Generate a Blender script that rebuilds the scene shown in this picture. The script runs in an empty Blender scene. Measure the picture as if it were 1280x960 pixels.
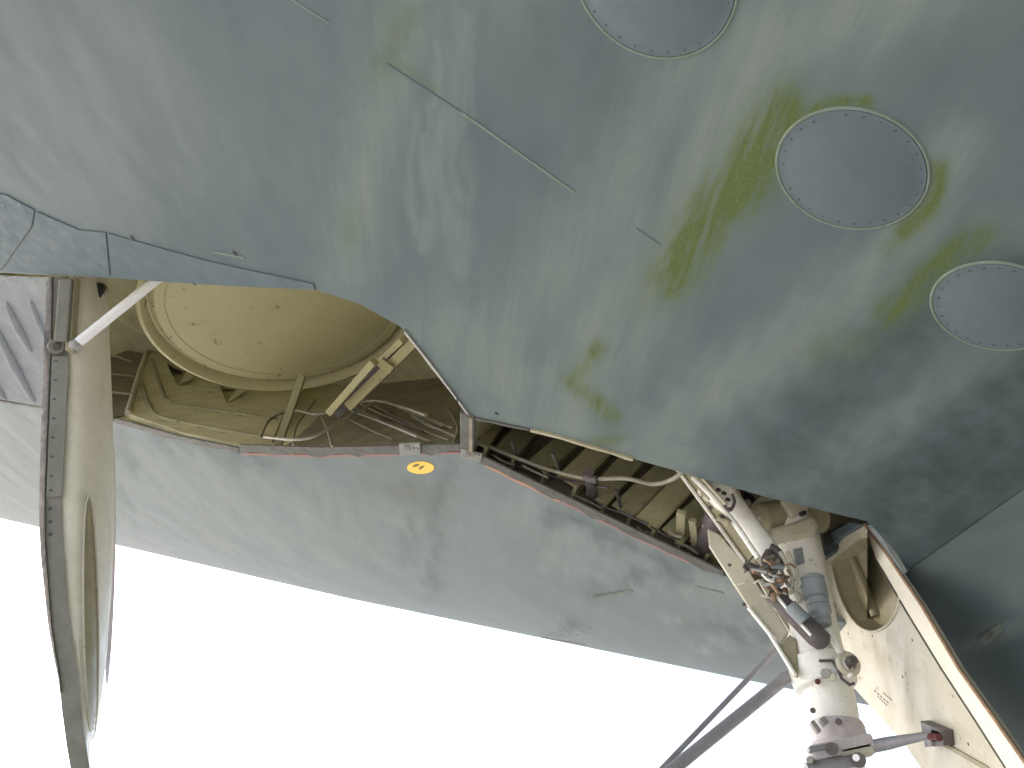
import bpy, bmesh, math, random
import numpy as np
from mathutils import Vector, Matrix, noise as mnoise

random.seed(7); rng = np.random.default_rng(7)
S = bpy.context.scene
COL = S.collection

# ------------------------------------------------------------------ camera
PITCH = math.radians(38.0)
FPX = 1150.0                                   # focal length in photograph pixels (1280 wide)
CAM = Vector((0, 0, 1.7))
cd = bpy.data.cameras.new('camera'); cam = bpy.data.objects.new('camera', cd); COL.objects.link(cam)
cam.location = CAM; cam.rotation_euler = (math.pi/2 + PITCH, 0, 0)
cd.sensor_fit = 'HORIZONTAL'; cd.sensor_width = 36; cd.lens = 36*FPX/1280
cd.clip_start = 0.05; cd.clip_end = 3000
S.camera = cam

# ------------------------------------------------------------------ light
W = bpy.data.worlds.new('World'); S.world = W; W.use_nodes = True
nt = W.node_tree; bg = nt.nodes['Background']
sky = nt.nodes.new('ShaderNodeTexSky'); sky.sky_type = 'NISHITA'; sky.sun_disc = False
SUN_EL, SUN_AZ = math.radians(44), math.radians(-62)     # azimuth from +Y towards +X
sky.sun_elevation = SUN_EL; sky.sun_rotation = SUN_AZ
sky.air_density = 1.0; sky.dust_density = 5.5; sky.ozone_density = 0.6; sky.altitude = 50
nt.links.new(sky.outputs[0], bg.inputs[0]); bg.inputs[1].default_value = 0.15
sd = bpy.data.lights.new('sun', 'SUN'); sd.energy = 0.7; sd.angle = math.radians(12); sd.color = (1, .985, .955)
sun = bpy.data.objects.new('sun', sd); COL.objects.link(sun)
sdir = Vector((math.sin(SUN_AZ)*math.cos(SUN_EL), math.cos(SUN_AZ)*math.cos(SUN_EL), math.sin(SUN_EL)))
sun.rotation_euler = sdir.to_track_quat('Z', 'Y').to_euler(); sun.location = (0, 0, 30)
S.view_settings.view_transform = 'Standard'; S.view_settings.look = 'None'
S.view_settings.exposure = 2.08; S.view_settings.gamma = 1

# ------------------------------------------------------------------ geometry of the wing plane
RT = Vector((1, 0, 0)); UP = Vector((0, -math.sin(PITCH), math.cos(PITCH))); FW = Vector((0, math.cos(PITCH), math.sin(PITCH)))
_a, _b = math.radians(34), math.radians(27)
nc = (math.sin(_b), math.cos(_b)*math.cos(_a), math.cos(_b)*math.sin(_a))
N = (RT*nc[0] + UP*nc[1] + FW*nc[2]).normalized()       # up out of the wing, away from the eye
H = 2.2                                                   # eye to wing skin
def ray(x, y): return RT*((x-640)/FPX) + UP*((480-y)/FPX) + FW
def P(x, y, h=0.0):                                       # on the wing skin plane, h metres above it
    r = ray(x, y); return CAM + r*((H+h)/N.dot(r))
def Z(x, y, d): return CAM + ray(x, y)*d
def V(x, y, Y):                                           # on the upright plane world y = Y
    r = ray(x, y); return CAM + r*(Y/r.y)
class Plane:
    def __init__(s, a, b, c):
        s.o = a; s.n = (b-a).cross(c-a).normalized()
        if s.n.dot(a-CAM) < 0: s.n = -s.n                 # normal points away from the eye
    def at(s, x, y, h=0.0):
        r = ray(x, y); o = s.o + s.n*h
        return CAM + r*((o-CAM).dot(s.n)/r.dot(s.n))
def lerp_poly(pts, x):
    if x <= pts[0][0]: (x0, y0), (x1, y1) = pts[0], pts[1]
    elif x >= pts[-1][0]: (x0, y0), (x1, y1) = pts[-2], pts[-1]
    else:
        for (x0, y0), (x1, y1) in zip(pts, pts[1:]):
            if x0 <= x <= x1: break
    return y0 + (y1-y0)*(x-x0)/(x1-x0)
NEAR = [(-60,338),(0,341),(130,347),(200,352),(300,357),(390,361),(450,380),(505,411),(540,455),(590,522),(690,543),(790,573),(850,590),(960,622),(1085,652),(1120,690),(1145,722),(1280,630),(1450,515),(2200,8)]
FAR = [(-60,494),(0,501),(60,512),(145,527),(225,549),(300,564),(400,567),(500,565),(577,563),(600,573),(700,621),(800,669),(900,716),(1000,765),(1100,790),(1180,800)]
LEAD = [(-60,632),(0,648),(140,680),(440,749),(957,855),(1180,901)]
En = lambda x: lerp_poly(NEAR, x); Ef = lambda x: lerp_poly(FAR, x); Le = lambda x: lerp_poly(LEAD, x)

# ------------------------------------------------------------------ object helpers
WLOC = {}
def link(o, parent, loc):
    COL.objects.link(o)
    if parent is not None:
        o.parent = parent; o.location = Vector(loc) - WLOC[parent.name]
    else: o.location = loc
    WLOC[o.name] = Vector(loc)
def obj(name, bm, mat, parent=None, smooth=None, bevel=0, label=None, kind=None, recalc=True):
    if recalc: bmesh.ops.recalc_face_normals(bm, faces=bm.faces)
    vs = [v.co for v in bm.verts]
    c = (Vector([min(v[i] for v in vs) for i in range(3)]) + Vector([max(v[i] for v in vs) for i in range(3)]))/2
    bmesh.ops.translate(bm, verts=bm.verts, vec=-c)
    me = bpy.data.meshes.new(name); bm.to_mesh(me); bm.free()
    me.materials.append(mat)
    if smooth is not None: me.shade_smooth(); me.set_sharp_from_angle(angle=math.radians(smooth))
    o = bpy.data.objects.new(name, me); link(o, parent, c)
    if bevel:
        m = o.modifiers.new('bevel', 'BEVEL'); m.width = bevel; m.segments = 2; m.limit_method = 'ANGLE'; m.angle_limit = math.radians(40)
    if label: o['label'] = label
    if kind: o['kind'] = kind
    return o
def copy_of(o, parent, loc, rot=None):
    c = o.copy(); link(c, parent, loc)
    if rot is not None: c.rotation_euler = rot
    return c
def frame(axis):
    z = axis.normalized(); x = z.orthogonal().normalized(); return x, z.cross(x), z
def spline(pts, n=6):
    if len(pts) < 3: return pts
    out = []
    for i in range(len(pts)-1):
        p0 = pts[max(i-1, 0)]; p1 = pts[i]; p2 = pts[i+1]; p3 = pts[min(i+2, len(pts)-1)]
        for k in range(n):
            t = k/n
            out.append(.5*((2*p1) + (p2-p0)*t + (2*p0-5*p1+4*p2-p3)*t*t + (3*p1-p0-3*p2+p3)*t**3))
    out.append(pts[-1]); return out
def tube(bm, pts, r, seg=10, caps=True):
    R = r if isinstance(r, (list, tuple)) else [r]*len(pts)
    rings = []; prev = None
    for i, p in enumerate(pts):
        d = (pts[min(i+1, len(pts)-1)] - pts[max(i-1, 0)]).normalized()
        if prev is None: x = d.orthogonal().normalized()
        else: x = (prev - d*prev.dot(d)).normalized()
        prev = x; y = d.cross(x)
        rings.append([bm.verts.new(p + (x*math.cos(2*math.pi*k/seg) + y*math.sin(2*math.pi*k/seg))*R[i]) for k in range(seg)])
    for a, b in zip(rings, rings[1:]):
        for k in range(seg): bm.faces.new((a[k], a[(k+1) % seg], b[(k+1) % seg], b[k]))
    if caps: bm.faces.new(rings[0][::-1]); bm.faces.new(rings[-1])
def rod(bm, a, b, r0, r1=None, seg=14): tube(bm, [a, b], [r0, r1 if r1 else r0], seg)
def prism(bm, poly, vec):
    a = [bm.verts.new(p) for p in poly]; b = [bm.verts.new(p+vec) for p in poly]
    bm.faces.new(a[::-1]); bm.faces.new(b); n = len(a)
    for i in range(n): bm.faces.new((a[i], a[(i+1) % n], b[(i+1) % n], b[i]))
def bar(bm, a, b, w, d, up):                               # a box from a to b, width w sideways, depth d along up
    f = (b-a).normalized(); s = f.cross(up).normalized()*w/2; u = s.cross(f).normalized()*d/2
    prism(bm, [a-s-u, a+s-u, a+s+u, a-s+u], b-a)
def lathe(bm, o, axis, prof, seg=48):                      # prof: (radius, height along axis)
    x, y, z = frame(axis); rings = []
    for r, h in prof:
        if r == 0: rings.append([bm.verts.new(o + z*h)])
        else: rings.append([bm.verts.new(o + z*h + (x*math.cos(2*math.pi*k/seg)+y*math.sin(2*math.pi*k/seg))*r) for k in range(seg)])
    for a, b in zip(rings, rings[1:]):
        for k in range(seg):
            va = [a[0]] if len(a) == 1 else [a[k], a[(k+1) % seg]]
            vb = [b[0]] if len(b) == 1 else [b[(k+1) % seg], b[k]]
            if len(va)+len(vb) > 2: bm.faces.new(va+vb)
def holed(bm, outer, holes, vec):                          # flat plate with holes, thickness vec
    loops = []
    for lp in [outer]+holes: loops.append([bm.verts.new(p) for p in lp])
    ed = []
    for lp in loops:
        for i in range(len(lp)): ed.append(bm.edges.new((lp[i], lp[(i+1) % len(lp)])))
    bmesh.ops.triangle_fill(bm, edges=ed, use_beauty=True, normal=vec)
    fs = list(bm.faces); r = bmesh.ops.extrude_face_region(bm, geom=fs)
    bmesh.ops.translate(bm, verts=[g for g in r['geom'] if isinstance(g, bmesh.types.BMVert)], vec=vec)
    bmesh.ops.recalc_face_normals(bm, faces=bm.faces)
def BM(): return bmesh.new()

# ------------------------------------------------------------------ materials
def nodes(name):
    m = bpy.data.materials.new(name); m.use_nodes = True; t = m.node_tree
    return m, t, t.nodes['Principled BSDF']
def mix(t, fac, a, b, mode='MIX'):
    n = t.nodes.new('ShaderNodeMix'); n.data_type = 'RGBA'; n.blend_type = mode
    for s, v in ((n.inputs[0], fac), (n.inputs[6], a), (n.inputs[7], b)):
        if isinstance(v, bpy.types.NodeSocket): t.links.new(v, s)
        elif isinstance(v, (int, float)): s.default_value = v
        else: s.default_value = (*v, 1)
    return n.outputs[2]
def noisef(t, vec, scale, detail=5, rough=.6, lo=.4, hi=.65, dist=0):
    n = t.nodes.new('ShaderNodeTexNoise'); n.inputs['Scale'].default_value = scale; n.inputs['Detail'].default_value = detail
    n.inputs['Roughness'].default_value = rough; n.inputs['Distortion'].default_value = dist
    if vec is not None: t.links.new(vec, n.inputs['Vector'])
    r = t.nodes.new('ShaderNodeMapRange'); r.inputs[1].default_value = lo; r.inputs[2].default_value = hi
    t.links.new(n.outputs[0], r.inputs[0]); return r.outputs[0]
def math_(t, op, a, b=None):
    n = t.nodes.new('ShaderNodeMath'); n.operation = op
    for s, v in ((n.inputs[0], a), (n.inputs[1], b)):
        if v is None: continue
        if isinstance(v, bpy.types.NodeSocket): t.links.new(v, s)
        else: s.default_value = v
    return n.outputs[0]
def bump(t, b, fac, strength, dist):
    n = t.nodes.new('ShaderNodeBump'); n.inputs['Strength'].default_value = strength; n.inputs['Distance'].default_value = dist
    t.links.new(fac, n.inputs['Height']); t.links.new(n.outputs[0], b.inputs['Normal'])
def paint(name, c, dirt, amount=.5, scale=6, rough=.5, metal=0.0, fine=40, chips=None, bm_=.15):
    m, t, b = nodes(name)
    tc = t.nodes.new('ShaderNodeTexCoord').outputs['Object']
    col = mix(t, math_(t, 'MULTIPLY', noisef(t, tc, scale, 8, .65, .35, .75, .4), amount), c, dirt)
    col = mix(t, math_(t, 'MULTIPLY', noisef(t, tc, fine, 4, .7, .5, .72), amount*.7), col, dirt)
    if chips: col = mix(t, noisef(t, tc, scale*4, 6, .7, .63, .68), col, chips)
    t.links.new(col, b.inputs['Base Color']); b.inputs['Specular IOR Level'].default_value = .3
    b.inputs['Metallic'].default_value = metal
    rg = t.nodes.new('ShaderNodeMapRange'); rg.inputs[3].default_value = rough-.1; rg.inputs[4].default_value = min(1, rough+.2)
    t.links.new(noisef(t, tc, scale*2, 5, .6, .3, .7), rg.inputs[0]); t.links.new(rg.outputs[0], b.inputs['Roughness'])
    bump(t, b, noisef(t, tc, fine*.6, 5, .6, .2, .8), bm_, .004)
    return m
def skin_material(name, base, base2, chalk_sheen, algae, grime_shade):
    m, t, b = nodes(name)
    uv = t.nodes.new('ShaderNodeUVMap'); uv.uv_map = 'flow'; u = uv.outputs[0]
    def mapped(sx, sy):
        mp = t.nodes.new('ShaderNodeMapping'); mp.inputs['Scale'].default_value = (sx, sy, 1); t.links.new(u, mp.inputs['Vector']); return mp.outputs[0]
    at = t.nodes.new('ShaderNodeAttribute'); at.attribute_name = 'stain'
    sp = t.nodes.new('ShaderNodeSeparateColor'); t.links.new(at.outputs['Color'], sp.inputs[0])
    ch, al, gr = sp.outputs
    st = noisef(t, mapped(.9, 9), 1.0, 7, .6, .34, .70, .6)          # streaks along the airflow
    stf = noisef(t, mapped(1.6, 46), 1.0, 5, .6, .40, .72, .3)
    big = noisef(t, mapped(1.2, 1.6), 1.0, 4, .5, .35, .65)
    blot = noisef(t, mapped(6, 7), 1.0, 8, .68, .35, .70)
    fine = noisef(t, mapped(70, 90), 1.0, 4, .7, .3, .75)
    col = mix(t, big, base, base2)
    f = math_(t, 'ADD', math_(t, 'MULTIPLY', ch, math_(t, 'ADD', .55, math_(t, 'MULTIPLY', st, .5))), math_(t, 'MULTIPLY', st, .13))
    f = math_(t, 'ADD', f, math_(t, 'MULTIPLY', stf, math_(t, 'MULTIPLY', ch, .22)))
    f = math_(t, 'MINIMUM', f, 1.0)
    col = mix(t, f, col, chalk_sheen)
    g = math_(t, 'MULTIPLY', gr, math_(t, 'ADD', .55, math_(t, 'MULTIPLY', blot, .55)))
    col = mix(t, math_(t, 'MINIMUM', g, 1.0), col, grime_shade)
    col = mix(t, math_(t, 'MULTIPLY', math_(t, 'MULTIPLY', blot, fine), .22), col, grime_shade)
    st2 = noisef(t, mapped(3.0, 15), 1.0, 8, .7, .36, .62, .5)        # ragged growth along the airflow
    alg = mix(t, fine, tuple(v*.72 for v in algae), tuple(v*1.2 for v in algae))
    a = math_(t, 'MULTIPLY', al, math_(t, 'ADD', .26, math_(t, 'ADD', math_(t, 'MULTIPLY', st2, .6), math_(t, 'MULTIPLY', stf, .35))))
    col = mix(t, math_(t, 'MINIMUM', a, .85), col, alg)
    t.links.new(col, b.inputs['Base Color'])
    rg = t.nodes.new('ShaderNodeMapRange'); rg.inputs[3].default_value = .6; rg.inputs[4].default_value = .8
    t.links.new(f, rg.inputs[0]); t.links.new(rg.outputs[0], b.inputs['Roughness'])
    b.inputs['Specular IOR Level'].default_value = .14
    hgt = math_(t, 'ADD', math_(t, 'MULTIPLY', noisef(t, mapped(1.3, 1.9), 1.0, 2, .4, .2, .8), 1.0), math_(t, 'MULTIPLY', fine, .012))
    bump(t, b, hgt, .5, .03)
    return m
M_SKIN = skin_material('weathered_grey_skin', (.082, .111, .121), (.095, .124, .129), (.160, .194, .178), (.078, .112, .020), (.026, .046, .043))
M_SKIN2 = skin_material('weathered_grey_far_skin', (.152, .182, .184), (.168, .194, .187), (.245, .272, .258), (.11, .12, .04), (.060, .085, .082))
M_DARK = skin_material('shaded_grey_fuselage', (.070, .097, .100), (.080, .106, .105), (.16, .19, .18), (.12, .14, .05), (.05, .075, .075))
M_PLATE = paint('panel_grey_paint', (.085, .115, .126), (.068, .096, .102), .6, 6, .5, 0, 60)
M_LAP = paint('lap_grey_paint', (.088, .120, .132), (.075, .10, .108), .3, 5, .75, 0, 50, None, 0)
M_LIGHT = paint('light_grey_panel_paint', (.30, .31, .31), (.21, .225, .225), .6, 5, .5, 0, 50)
M_SCREW = paint('screw_steel', (.07, .08, .085), (.03, .03, .03), .4, 30, .45, .3)
M_SEAL = paint('pale_sealant', (.155, .19, .165), (.10, .13, .075), .8, 10, .7, 0, 60)
M_RED = paint('red_edge_sealant', (.27, .125, .11), (.32, .2, .15), .7, 10, .65, 0, 60)
M_ORANGE = paint('orange_edge_sealant', (.40, .19, .11), (.35, .24, .16), .7, 10, .65, 0, 60)
M_SILL = paint('worn_sill_metal', (.095, .095, .08), (.05, .05, .04), .6, 9, .6, 0, 60)
M_FLANGE = paint('drab_flange_paint', (.20, .20, .165), (.12, .12, .09), .7, 8, .5, 0, 50)
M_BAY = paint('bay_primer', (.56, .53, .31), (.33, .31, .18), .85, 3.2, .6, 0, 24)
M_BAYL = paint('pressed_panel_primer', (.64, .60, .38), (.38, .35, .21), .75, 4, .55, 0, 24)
M_BAYD = paint('bay_dark_primer', (.26, .23, .155), (.13, .115, .085), .85, 4, .6, 0, 24)  # darker tone of the bay primer; also fills the painted dark gap
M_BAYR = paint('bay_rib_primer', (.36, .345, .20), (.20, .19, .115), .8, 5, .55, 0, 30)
M_DISC = paint('cream_drum_paint', (.42, .39, .215), (.34, .32, .17), .5, 2.2, .5, 0, 30, (.16, .13, .07))
M_CREAM = paint('cream_gear_paint', (.54, .515, .41), (.38, .355, .26), .6, 3.5, .42, 0, 30, (.24, .21, .15))
M_CREAMD = paint('dark_cream_paint', (.34, .31, .20), (.20, .185, .11), .6, 4, .45, 0, 30)  # cream a tone darker, shared by fittings, recess and pocket
M_WHITE = paint('white_gear_enamel', (.83, .83, .78), (.55, .53, .44), .5, 6, .32, 0, 40, (.3, .27, .22))
M_GREY = paint('grey_gaiter', (.25, .28, .29), (.16, .18, .18), .5, 12, .5)
M_STEEL = paint('worn_steel', (.34, .34, .31), (.18, .17, .15), .6, 12, .4, .4)
M_WHITE_SHINE = paint('white_metal_shine', (.9, .9, .9), (.75, .75, .74), .3, 14, .25, 0.0, 40, None, .03)  # plain white stands in for bright reflections on polished metal
M_BLACK = paint('black_rubber', (.025, .025, .027), (.05, .048, .04), .6, 12, .6)
M_BLACK.node_tree.nodes['Principled BSDF'].inputs['Specular IOR Level'].default_value = .12
M_DKMET = paint('dark_oily_metal', (.13, .115, .11), (.05, .045, .045), .7, 10, .4, .2)
M_RUST = paint('rusty_fitting', (.34, .23, .14), (.16, .11, .075), .8, 20, .6, .2, 70)
M_MAROON = paint('maroon_bung', (.12, .03, .03), (.05, .02, .02), .6, 12, .6)
M_ROD = paint('grey_violet_link_paint', (.33, .325, .345), (.20, .19, .20), .6, 10, .4, .3)
M_YEL = paint('yellow_placard', (.85, .55, .06), (.6, .38, .05), .35, 20, .45)
M_DOOR = paint('brightened_cream_door_paint', (.76, .73, .62), (.54, .51, .40), .6, 3, .45, 0, 30)  # cream brightened to stand in for skylight on the left door
M_PALE = paint('lightened_fitting', (.58, .54, .55), (.34, .31, .31), .7, 12, .45)  # lightened to imitate overexposure on the lower gear fittings
M_PANEL = paint('ribbed_panel_paint', (.165, .18, .19), (.14, .155, .16), .3, 4, .75, 0, 50, None, 0)
M_HOSE = paint('grey_hose', (.30, .285, .22), (.10, .09, .07), .6, 10, .5, .1)
M_GROUND = paint('concrete_apron', (.385, .387, .38), (.32, .32, .315), .6, .4, .85, 0, 8)

# ------------------------------------------------------------------ ground and sky
bm = BM()
bmesh.ops.create_grid(bm, x_segments=2, y_segments=2, size=900)
obj('ground', bm, M_GROUND, None, kind='structure')

root = bpy.data.objects.new('aircraft', None); link(root, None, V(1020, 900, 4.1).xy.to_3d())
root['label'] = 'weathered grey aircraft underside with open wheel bay and cream landing gear'
root['category'] = 'aircraft'

# ------------------------------------------------------------------ skins
FLOW = (RT*((560-640)/FPX) + UP*((480-1168)/FPX) + FW)
FLOW = (FLOW - N*FLOW.dot(N)).normalized(); CROSS = N.cross(FLOW).normalized()
def px_of(v):
    d = v - CAM; z = max(d.dot(FW), 1e-3); return 640+FPX*d.dot(RT)/z, 480-FPX*d.dot(UP)/z
def seg_dist(X, Y, pts):
    best = np.full(X.shape, 1e9)
    for (x0, y0), (x1, y1) in zip(pts, pts[1:]):
        dx, dy = x1-x0, y1-y0; L = dx*dx+dy*dy
        t = np.clip(((X-x0)*dx + (Y-y0)*dy)/max(L, 1e-6), 0, 1)
        best = np.minimum(best, np.hypot(X-x0-t*dx, Y-y0-t*dy))
    return best
def strokes(X, Y, lst):
    out = np.zeros(X.shape)
    for pts, w, a in lst:
        d = seg_dist(X, Y, pts); out = np.maximum(out, a*np.exp(-(d/w)**2))
    return out
CHALK_SHEEN = [([(1180,-40),(960,60),(900,200),(810,330),(745,440),(700,540)], 62, .95), ([(860,90),(760,260),(640,420),(560,440)], 60, .65),
         ([(1200,180),(1130,300),(1010,420),(860,500),(800,560)], 40, .8), ([(1290,300),(1240,290)], 30, .5),
         ([(1290,420),(1160,500),(1050,580),(980,620)], 34, .5),  # this stroke paints a light reflection band across the skin
         ([(520,-40),(490,90),(455,230),(440,340)], 36, .75), ([(575,20),(548,200),(575,330)], 15, .6), ([(470,60),(430,250)], 10, .45),
         ([(120,60),(130,330)], 70, .22), ([(640,480),(560,420)], 60, .9), ([(600,520),(760,560),(860,585)], 26, .8), ([(170,0),(245,240)], 8, .3),
         ([(500,0),(660,-40)], 60, .3)]
_r = random.Random(3)
for _ in range(16):                                        # fine run marks down the upper middle
    x = _r.uniform(425, 605); y = _r.uniform(30, 180); L = _r.uniform(80, 190); b = _r.uniform(-10, 10); k = (560-x)/(1168-y)
    CHALK_SHEEN.append(([(x, y), (x+k*L*.5+b, y+L*.5), (x+k*L, y+L)], _r.uniform(4, 8), _r.uniform(.3, .65)))
ALGAE = [([(985,135),(945,175),(925,225),(885,270),(860,310),(842,345)], 31, 1.3), ([(958,185),(945,225),(915,255)], 30, 1.15), ([(880,290),(862,330)], 20, 1.0), ([(1000,140),(1040,128),(1085,128)], 9, 1.0),
         ([(930,170),(955,150)], 16, .8), ([(1172,210),(1172,235),(1160,262),(1130,292)], 12, 1.1), ([(1145,285),(1110,310)], 14, .6),
         ([(1225,292),(1170,335),(1130,375),(1105,390)], 19, .95), ([(748,436),(728,462),(715,475)], 13, .85),
         ([(712,476),(740,500),(765,525)], 11, .9), ([(740,553),(770,552)], 9, .6), ([(440,270),(436,300)], 16, .35),
         ([(1020,440),(1080,425)], 18, .4), ([(500,80),(540,110)], 9, .4), ([(840,330),(800,380)], 20, .3), ([(500,20),(480,90)], 24, .3)]
GRIME_SHADE = [([(1270,330),(1150,400),(1060,480),(960,580)], 50, .6), ([(1320,450),(1220,560),(1100,640)], 75, .85), ([(1290,560),(1180,680)], 70, .8), ([(1120,640),(1150,700)], 40, .6),  # lower-right strokes paint in shade beside the fuselage, along with some grime
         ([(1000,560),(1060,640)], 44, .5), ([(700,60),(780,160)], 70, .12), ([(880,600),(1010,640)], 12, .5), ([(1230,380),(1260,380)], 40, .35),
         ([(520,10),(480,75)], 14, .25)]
CHALK_SHEEN2 = [([(640,640),(800,700),(910,760)], 30, .6), ([(560,660),(420,640)], 60, .5), ([(200,600),(420,690)], 50, .5), ([(820,770),(900,788),(950,776)], 9, 1.0), ([(870,815),(930,800),(975,806)], 8, 1.0), ([(900,745),(940,752)], 8, .9), ([(690,700),(800,740)], 14, .7), ([(900,735),(860,745)], 8, .9)]  # short strokes at right paint wavy reflections off dents; the rest is chalk
GRIME_SHEEN2 = [([(565,575),(545,660),(540,740)], 9, .5), ([(520,600),(510,690)], 12, .35), ([(700,640),(860,720)], 12, .6), ([(860,780),(960,800)], 12, .5), ([(145,610),(165,650)], 7, .7),  # grime, plus the dark side of the painted dent reflections at lower right
          ([(200,540),(330,580)], 14, .5), ([(740,740),(880,700)], 9, .5), ([(450,600),(560,640)], 20, .25), ([(690,795),(730,780)], 6, .6), ([(150,545),(160,585)], 10, .5)]
def stained(o, chalk_sheen, algae, grime_shade):
    me = o.data; c = WLOC[o.name]; n = len(me.vertices)
    co = np.empty(n*3); me.vertices.foreach_get('co', co); co = co.reshape(-1, 3) + np.array(c)
    d = co - np.array(CAM); z = np.maximum(d@np.array(FW), 1e-3)
    X = 640 + FPX*(d@np.array(RT))/z; Y = 480 - FPX*(d@np.array(UP))/z
    u = d@np.array(FLOW); v = d@np.array(CROSS)
    wob = np.array([mnoise.noise(Vector((a*2.2, b*5.0, .3))) for a, b in zip(u, v)]); wob2 = np.array([mnoise.noise(Vector((a*7, b*16, 4.3))) for a, b in zip(u, v)])
    Xw = X + 16*wob + 6*wob2; Yw = Y + 14*wob2 - 8*wob
    A = np.ones((n, 4), np.float32)
    A[:, 0] = strokes(Xw, Yw, chalk_sheen); A[:, 1] = strokes(X + 7*wob2, Y + 6*wob, algae); A[:, 2] = strokes(Xw, Yw, grime_shade)
    A[d@np.array(FW) < .3, :3] = .2
    at = me.attributes.new('stain', 'FLOAT_COLOR', 'POINT'); at.data.foreach_set('color', A.ravel())
    uvl = me.uv_layers.new(name='flow'); li = np.empty(len(me.loops), np.int32); me.loops.foreach_get('vertex_index', li)
    uvl.data.foreach_set('uv', np.stack([u, v], 1)[li].astype(np.float32).ravel())
def sheet(rows, thick):                                    # rows[i][j] points; closed by a second sheet above
    bm = BM(); lay = []
    for k in (0, 1): lay.append([[bm.verts.new(p + N*(thick*k)) for p in r] for r in rows])
    nr, ncx = len(rows), len(rows[0])
    for k in (0, 1):
        L = lay[k]
        for i in range(nr-1):
            for j in range(ncx-1): bm.faces.new((L[i][j], L[i][j+1], L[i+1][j+1], L[i+1][j]))
    for i in range(nr-1):
        for j in (0, ncx-1): bm.faces.new((lay[0][i][j], lay[0][i+1][j], lay[1][i+1][j], lay[1][i][j]))
    for j in range(ncx-1):
        for i in (0, nr-1): bm.faces.new((lay[0][i][j], lay[0][i][j+1], lay[1][i][j+1], lay[1][i][j]))
    return bm
xs = sorted(set([x for x, _ in NEAR] + list(np.arange(-160, 1300, 4.0)) + list(np.arange(1300, 2201, 50.0))))
back = Vector((0, -1, 0)); back = (back - N*back.dot(N)).normalized()
rows = []; NR = 170
for i in range(NR+1):
    f = i/NR; r = []
    for x in xs:
        a = P(x, En(x)); b = P(x, -90 - max(0, x-1280)*.5)
        r.append(a.lerp(b, f))
    rows.append(r)
for k in range(1, 11): rows.append([p + back*k*1.4 for p in rows[NR]])
wing = obj('wing_skin', sheet(rows, .03), M_SKIN, root, smooth=30, label='near wing underside, dull blue grey with chalky streaks and green algae')
stained(wing, CHALK_SHEEN, ALGAE, GRIME_SHADE)
TOP_BACK = [p.copy() for p in rows[-1]]

xs = sorted(set([x for x, _ in FAR] + list(np.arange(-160, 1181, 8.0))))
cols = []
for x in xs:
    e = P(x, Ef(x)); C = P(x, Le(x)); A = P(x, Ef(x) + (Le(x)-Ef(x))*.36)
    rr = ray(x, Le(x)).normalized(); B = C + rr*(C-A).length*1.1
    pts = [e.lerp(A, k/14) for k in range(14)]
    for k in range(17):
        t = k/16; pts.append(A*(1-t)**2 + C*2*t*(1-t) + B*t*t)
    tan = rr; up = (N - tan*N.dot(tan)).normalized()
    for k in range(1, 6):                                  # the nose turns over to the top
        q = k/5*math.pi; pts.append(B + tan*math.sin(q)*.25 + up*(1-math.cos(q))*.3)
    pts.append(pts[-1] - tan*1.2 + up*.5)
    cols.append(pts)
rows = [[c[i] for c in cols] for i in range(len(cols[0]))]
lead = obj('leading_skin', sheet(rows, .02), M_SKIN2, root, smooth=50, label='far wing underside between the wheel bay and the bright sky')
stained(lead, CHALK_SHEEN2, [([(490,612),(560,618)], 14, .25)], GRIME_SHEEN2)
# top of the wing, out of sight: closes the wing against the sky
bm = BM(); q = rows[-1]
front = [q[0], q[len(q)//2], q[-1], q[-1] + (q[-1]-q[-2]).normalized()*8]
lift = N*2.2
a = [bm.verts.new(p) for p in front]; b = [bm.verts.new(P(x, En(x)) + lift) for x in (-160, 560, 1110, 1500)]
b0 = [bm.verts.new(P(x, Ef(x)) + (N + Vector((0, 1, 0))*.75 - RT*.1)*1.95) for x in (-160, 420, 900, 1180)]
c = [bm.verts.new(p + N*.6) for p in (TOP_BACK[0], TOP_BACK[len(TOP_BACK)//3], TOP_BACK[-20], TOP_BACK[-1])]
for r0, r1 in ((a, b0), (b0, b), (b, c)):
    for i in range(3): bm.faces.new((r0[i], r0[i+1], r1[i+1], r1[i]))
r = bmesh.ops.extrude_face_region(bm, geom=list(bm.faces)); bmesh.ops.translate(bm, verts=[g for g in r['geom'] if isinstance(g, bmesh.types.BMVert)], vec=N*.03)
obj('upper_skin', bm, M_LAP, root)

# fuselage flank beyond the right gear door
c1 = P(1120, 739); c2 = P(1290, 623); cdv = (c2-c1).normalized()
out = cdv.cross(Vector((0, 0, 1))).normalized()
if out.dot(CAM-c1) < 0: out = -out
rows = []
wdir = (out - N*out.dot(N)).normalized(); ddn = (Vector((0, 0, -.5)) + out*(-.03 - .20*.5 - .04*.5*.5/3))
for k in range(12):                                        # a hollow fillet blends it into the wing
    t = k/12; off = wdir*.05*(1-t)**3 - wdir*.26*(1-(1-t)**2) - N*.006*(1-t) + ddn*t*t
    rows.append([c1 + cdv*(+.07 - .40*t**1.5 + s*.2) + off for s in range(70)])
for k in range(26):
    ph = k/25; d = .5 + ph*2.2
    off = -wdir*.26 + out*(-.03 - .20*d - .04*d*d/3) + Vector((0, 0, -d))
    rows.append([c1 + cdv*(-.33 - 1.0*min(1, ph*2.2) + s*.2) + off for s in range(70)])
bm = BM(); g = [[bm.verts.new(p) for p in r] for r in rows]; g2 = [[bm.verts.new(p - out*.05) for p in r] for r in rows]
for L in (g, g2):
    for i in range(37):
        for j in range(69): bm.faces.new((L[i][j], L[i][j+1], L[i+1][j+1], L[i+1][j]))
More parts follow.
